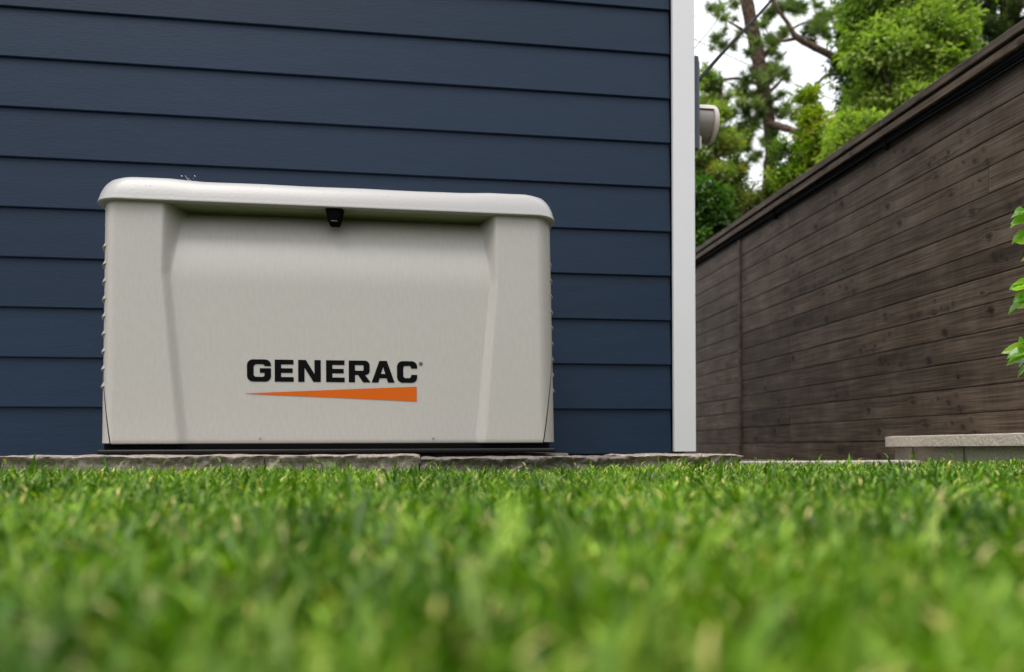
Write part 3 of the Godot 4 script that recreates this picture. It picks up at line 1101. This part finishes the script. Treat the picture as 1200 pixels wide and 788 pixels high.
	limb(t, "trunk", [root_of(880, d), at(880, 320, d), at(878, 240, d), at(884, 215, d)], [0.05, 0.04, 0.025, 0.01])
	limb(t, "limb", [at(879, 280, d), at(892, 240, d), at(897, 222, d)], [0.03, 0.02, 0.01])
	crown(t, [[872, 238, 18, 120], [888, 250, 20, 130], [902, 232, 16, 110], [918, 222, 14, 110], [860, 250, 14, 80], [855, 222, 9, 40], [880, 275, 26, 160]], d, small, [Color(0.07, 0.10, 0.03), Color(0.20, 0.20, 0.08), Color(0.34, 0.22, 0.12)], 0.95, -0.25)

func big_leaf(length: float, wide: float, sd: int) -> ArrayMesh:
	var r := RandomNumberGenerator.new()
	r.seed = sd
	var rows := []
	var curl := r.randf_range(0.15, 0.5)
	for i in 9:
		var t := i / 8.0
		var w := wide * pow(sin(PI * pow(t, 0.8)), 0.85) * (1.0 if i < 8 else 0.0) + 0.0006
		var y := -curl * length * t * t
		var line := []
		for k in 5:
			var s := (k - 2) / 2.0
			line.append(Vector3(t * length, y + absf(s) * w * 0.45 + 0.0015 * sin(t * 18.0) * absf(s), s * w))
		rows.append(line)
	var st := begin()
	sheet(st, rows, false, 1.0)
	return st.commit()

func shrub() -> void:
	var foot := at(1262, 526, 2.15)
	foot.y = ground_y(foot.x, foot.z)
	var s := thing("glossy_shrub", "glossy bright green leaved shrub reaching in at the right edge", "shrub", foot)
	var meshes := []
	for i in 5:
		meshes.append(big_leaf(0.046 + 0.004 * i, 0.0165 + 0.003 * (i % 3), 80 + i))
	var stems := [
		[at(1262, 520, 2.15), at(1250, 420, 2.12), at(1232, 345, 2.1), at(1216, 280, 2.08), at(1206, 250, 2.07)],
		[at(1264, 520, 2.16), at(1268, 440, 2.12), at(1244, 430, 2.08), at(1216, 418, 2.05), at(1204, 412, 2.04)],
		[at(1264, 520, 2.16), at(1256, 450, 2.15), at(1236, 380, 2.12), at(1214, 350, 2.1), at(1204, 338, 2.09)],
		[at(1266, 520, 2.16), at(1280, 400, 2.18), at(1290, 300, 2.2), at(1285, 220, 2.2)],
		[at(1266, 520, 2.16), at(1290, 430, 2.1), at(1320, 360, 2.05), at(1335, 300, 2.02)],
		[at(1264, 520, 2.16), at(1272, 430, 2.22), at(1262, 340, 2.28), at(1256, 270, 2.32)],
		[at(1266, 520, 2.16), at(1300, 450, 2.2), at(1350, 390, 2.22), at(1375, 340, 2.22)],
	]
	for p in stems:
		var local := []
		for q in p:
			local.append(q - foot)
		local[0] = Vector3((local[0].x) * 0.5, 0, local[0].z * 0.5)
		var path := smooth_path(local, 6)
		var st := begin()
		tube(st, path, spread([0.006, 0.004, 0.002], path.size()), 7)
		part("stem", st.commit(), M.stem, s)
		for k in range(8, path.size(), 2 if stems.find(p) < 3 else 1):
			if p == stems[0] and k < 14 and k % 4 == 0:
				continue
			var o := part("leaf", meshes[rng.randi() % 5], M.young_leaf if rng.randf() < 0.25 else M.shrub_leaf, s, path[k])
			var yaw := rng.randf() * TAU
			if at(1200, 300, 2.1).x > path[k].x + foot.x - 0.09:
				yaw = rng.randf_range(-0.9, 0.9) * 0.5 if rng.randf() < 0.5 else PI + rng.randf_range(-0.6, 0.6)
			o.rotation = Vector3(rng.randf_range(-0.9, 0.9), yaw, rng.randf_range(-0.2, 0.7))
	# a few leaves where the photograph's edge shows them: each on the tip of a stem
	for l in [[1206, 252, 3.05, 0.30, 0], [1206, 258, 3.3, -0.15, 1], [1210, 272, 2.8, -0.5, 2], [1204, 336, 3.1, 0.1, 1], [1206, 345, 3.4, -0.4, 0], [1206, 352, 2.9, -0.55, 3], [1204, 410, 3.0, 0.1, 4], [1206, 405, 3.5, 0.35, 2], [1206, 418, 3.1, -0.35, 3], [1212, 428, 2.7, -0.6, 1]]:
		var o := part("leaf", meshes[l[4]], M.young_leaf if l[4] == 4 else M.shrub_leaf, s, at(l[0], l[1], 2.07) - foot)
		o.rotation = Vector3(rng.randf_range(-0.6, 0.6) - 0.5, l[2], l[3] * 0.8)
	# a weed by the bench's end block
	var wpos := Vector3(2.325, -0.03, -3.13)
	var w := thing("weed", "small green weed growing in the gap of the stone bench's end", "weed", wpos)
	for i in 4:
		var o := part("leaf", meshes[i % 3], M.shrub_leaf, w, Vector3(0, 0.06 + 0.012 * i, 0.005 * i))
		o.scale = Vector3.ONE * 0.5
		o.rotation = Vector3(0.4, PI + rng.randf_range(-1.0, 1.0), 0.5)
	var st3 := begin()
	tube(st3, [Vector3.ZERO, Vector3(-0.004, 0.06, 0.004), Vector3(0, 0.12, 0.012)], [0.0025, 0.002, 0.0012], 6)
	part("stem", st3.commit(), M.stem, w)

# ---------------------------------------------------------------- lawn
func blade(st: SurfaceTool, r: RandomNumberGenerator, base: Vector3, height: float, width: float, col: Color, tipcol: Color, lean: float) -> void:
	var yaw := r.randf() * TAU
	var d := Vector3(cos(yaw), 0, sin(yaw))
	var side := Vector3(-d.z, 0, d.x)
	var twist := r.randf_range(-0.9, 0.9)
	var pts := []
	var seg := 5
	for i in seg + 1:
		var t := float(i) / seg
		var p := base + d * lean * height * t * t + Vector3(0, height * (t - 0.28 * lean * t * t), 0)
		var w := width * (0.75 + 0.5 * t) * (1.0 - pow(t, 2.6)) + 0.00015
		var s := side.rotated(Vector3.UP, twist * t)
		pts.append([p - s * w, p + d.rotated(Vector3.UP, twist * t) * -w * 0.35, p + s * w, col.lerp(tipcol, t)])
	for i in seg:
		for h in 2:
			var a: Vector3 = pts[i][h]
			var b: Vector3 = pts[i][h + 1]
			var c: Vector3 = pts[i + 1][h + 1]
			var e: Vector3 = pts[i + 1][h]
			var n := -(b - a).cross(c - a).normalized()
			for k in [[a, pts[i][3]], [b, pts[i][3]], [c, pts[i + 1][3]], [a, pts[i][3]], [c, pts[i + 1][3]], [e, pts[i + 1][3]]]:
				st.set_normal(n)
				st.set_color(k[1])
				st.add_vertex(k[0])

func lawn() -> void:
	var l := thing("lawn_grass", "short mown bright green lawn with straw bits filling the foreground", "grass")
	l.set_meta("kind", "stuff")
	var r := RandomNumberGenerator.new()
	r.seed = 77
	var kinds := 9
	var tufts := []
	for v in kinds:
		var st := begin()
		for i in 10:
			var a := r.randf() * TAU
			var base := Vector3(cos(a), 0, sin(a)) * sqrt(r.randf()) * 0.026
			var pick := r.randf()
			var g := r.randf_range(0.7, 1.3)
			var c := Color(0.070, 0.180, 0.009).lerp(Color(0.23, 0.355, 0.022), r.randf() * r.randf())
			var wide := r.randf_range(0.0014, 0.0033)
			var hgt := lerpf(0.018, 0.053, pow(r.randf(), 0.85))
			var lean := r.randf_range(0.02, 0.65)
			if pick < (0.10 if v < 7 else 0.34):        # dead blades
				c = Color(0.40, 0.35, 0.13)
				wide *= 0.6
				hgt *= 0.7
				lean *= 1.2
			elif pick < 0.20:                          # pale highlight blades, the glint put into their colour
				c = Color(0.31, 0.43, 0.09)
			c = Color(c.r * g, c.g * g, c.b * g)
			var root := c.lerp(Color(0.26, 0.29, 0.07), 0.3)
			blade(st, r, base, hgt, wide, root, c, lean)
		for i in 3:                                    # clippings caught between the blades
			var p := Vector3(r.randf_range(-0.03, 0.03), r.randf_range(0.016, 0.042), r.randf_range(-0.03, 0.03))
			var cc := Color(0.54, 0.48, 0.22) if r.randf() < 0.42 else Color(0.24, 0.40, 0.05)
			blade(st, r, p, r.randf_range(0.005, 0.013), r.randf_range(0.0006, 0.0014), cc, cc, r.randf_range(0.9, 1.7))
		tufts.append(st.commit())
	var patch := noise(71, 1.4, 3)
	var fine := noise(72, 7.0, 2)
	var spots := []
	for v in kinds:
		spots.append([])
	var put := func(x: float, z: float) -> void:
		if z < -1.915 - 0.02 and x < 0.96:
			return
		if z < -3.06 or x > 2.315:
			return
		var dist := Vector2(x, z).length()
		var fw := Vector2(x, z).dot(Vector2(sin(deg_to_rad(YAW)), -cos(deg_to_rad(YAW))))
		var s := 1.0 + 0.18 * patch.get_noise_2d(x, z) + r.randf_range(-0.2, 0.22)
		s *= 1.10
		if r.randf() < 0.05:
			s *= r.randf_range(1.15, 1.45)
		if dist < 0.30:
			s *= lerpf(0.72, 1.0, clampf((dist - 0.08) / 0.22, 0, 1))
		if dist < 0.07:
			return
		var gx := ground_y(x, z)
		var tone := clampf(0.5 + patch.get_noise_2d(x * 1.7 + 9, z * 1.7) * 0.8 + fine.get_noise_2d(x, z) * 0.9 + r.randf_range(-0.25, 0.25), 0, 1)
		var tint := Color(0.36, 0.5, 0.4).lerp(Color(1.5, 1.4, 1.05), tone)
		var v := r.randi() % kinds
		spots[v].append([Transform3D(Basis(Vector3.UP, r.randf() * TAU).scaled(Vector3(s, s * r.randf_range(0.9, 1.1), s)), Vector3(x, gx - 0.002, z)), tint])
	# dense where the photograph looks, thinner around
	var cell := 0.0178
	var z := -3.08
	while z < 0.5:
		var x := -2.6
		while x < 2.35:
			var seen := z < 0.0 and x > z * 0.66 - 0.35 and x < -z * 1.02 + 0.35
			if seen or r.randf() < 0.42:
				put.call(x + r.randf_range(-0.5, 0.5) * cell * 1.6, z + r.randf_range(-0.5, 0.5) * cell * 1.6)
			x += cell
		z += cell
	for v in kinds:
		var mm := MultiMesh.new()
		mm.transform_format = MultiMesh.TRANSFORM_3D
		mm.use_colors = true
		mm.mesh = tufts[v]
		mm.instance_count = spots[v].size()
		for i in spots[v].size():
			mm.set_instance_transform(i, spots[v][i][0])
			mm.set_instance_color(i, spots[v][i][1])
		var o := MultiMeshInstance3D.new()
		o.name = "grass_tufts" if v == 0 else "grass_tufts_%03d" % v
		o.multimesh = mm
		o.material_override = M.grass
		o.set_meta("kind", "stuff")
		l.add_child(o, true)

func _ready() -> void:
	rng.seed = 2024
	camera_and_light()
	materials()
	setting()
	house()
	fence()
	edging()
	bench()
	generator()
	meter()
	trees()
	shrub()
	lawn()
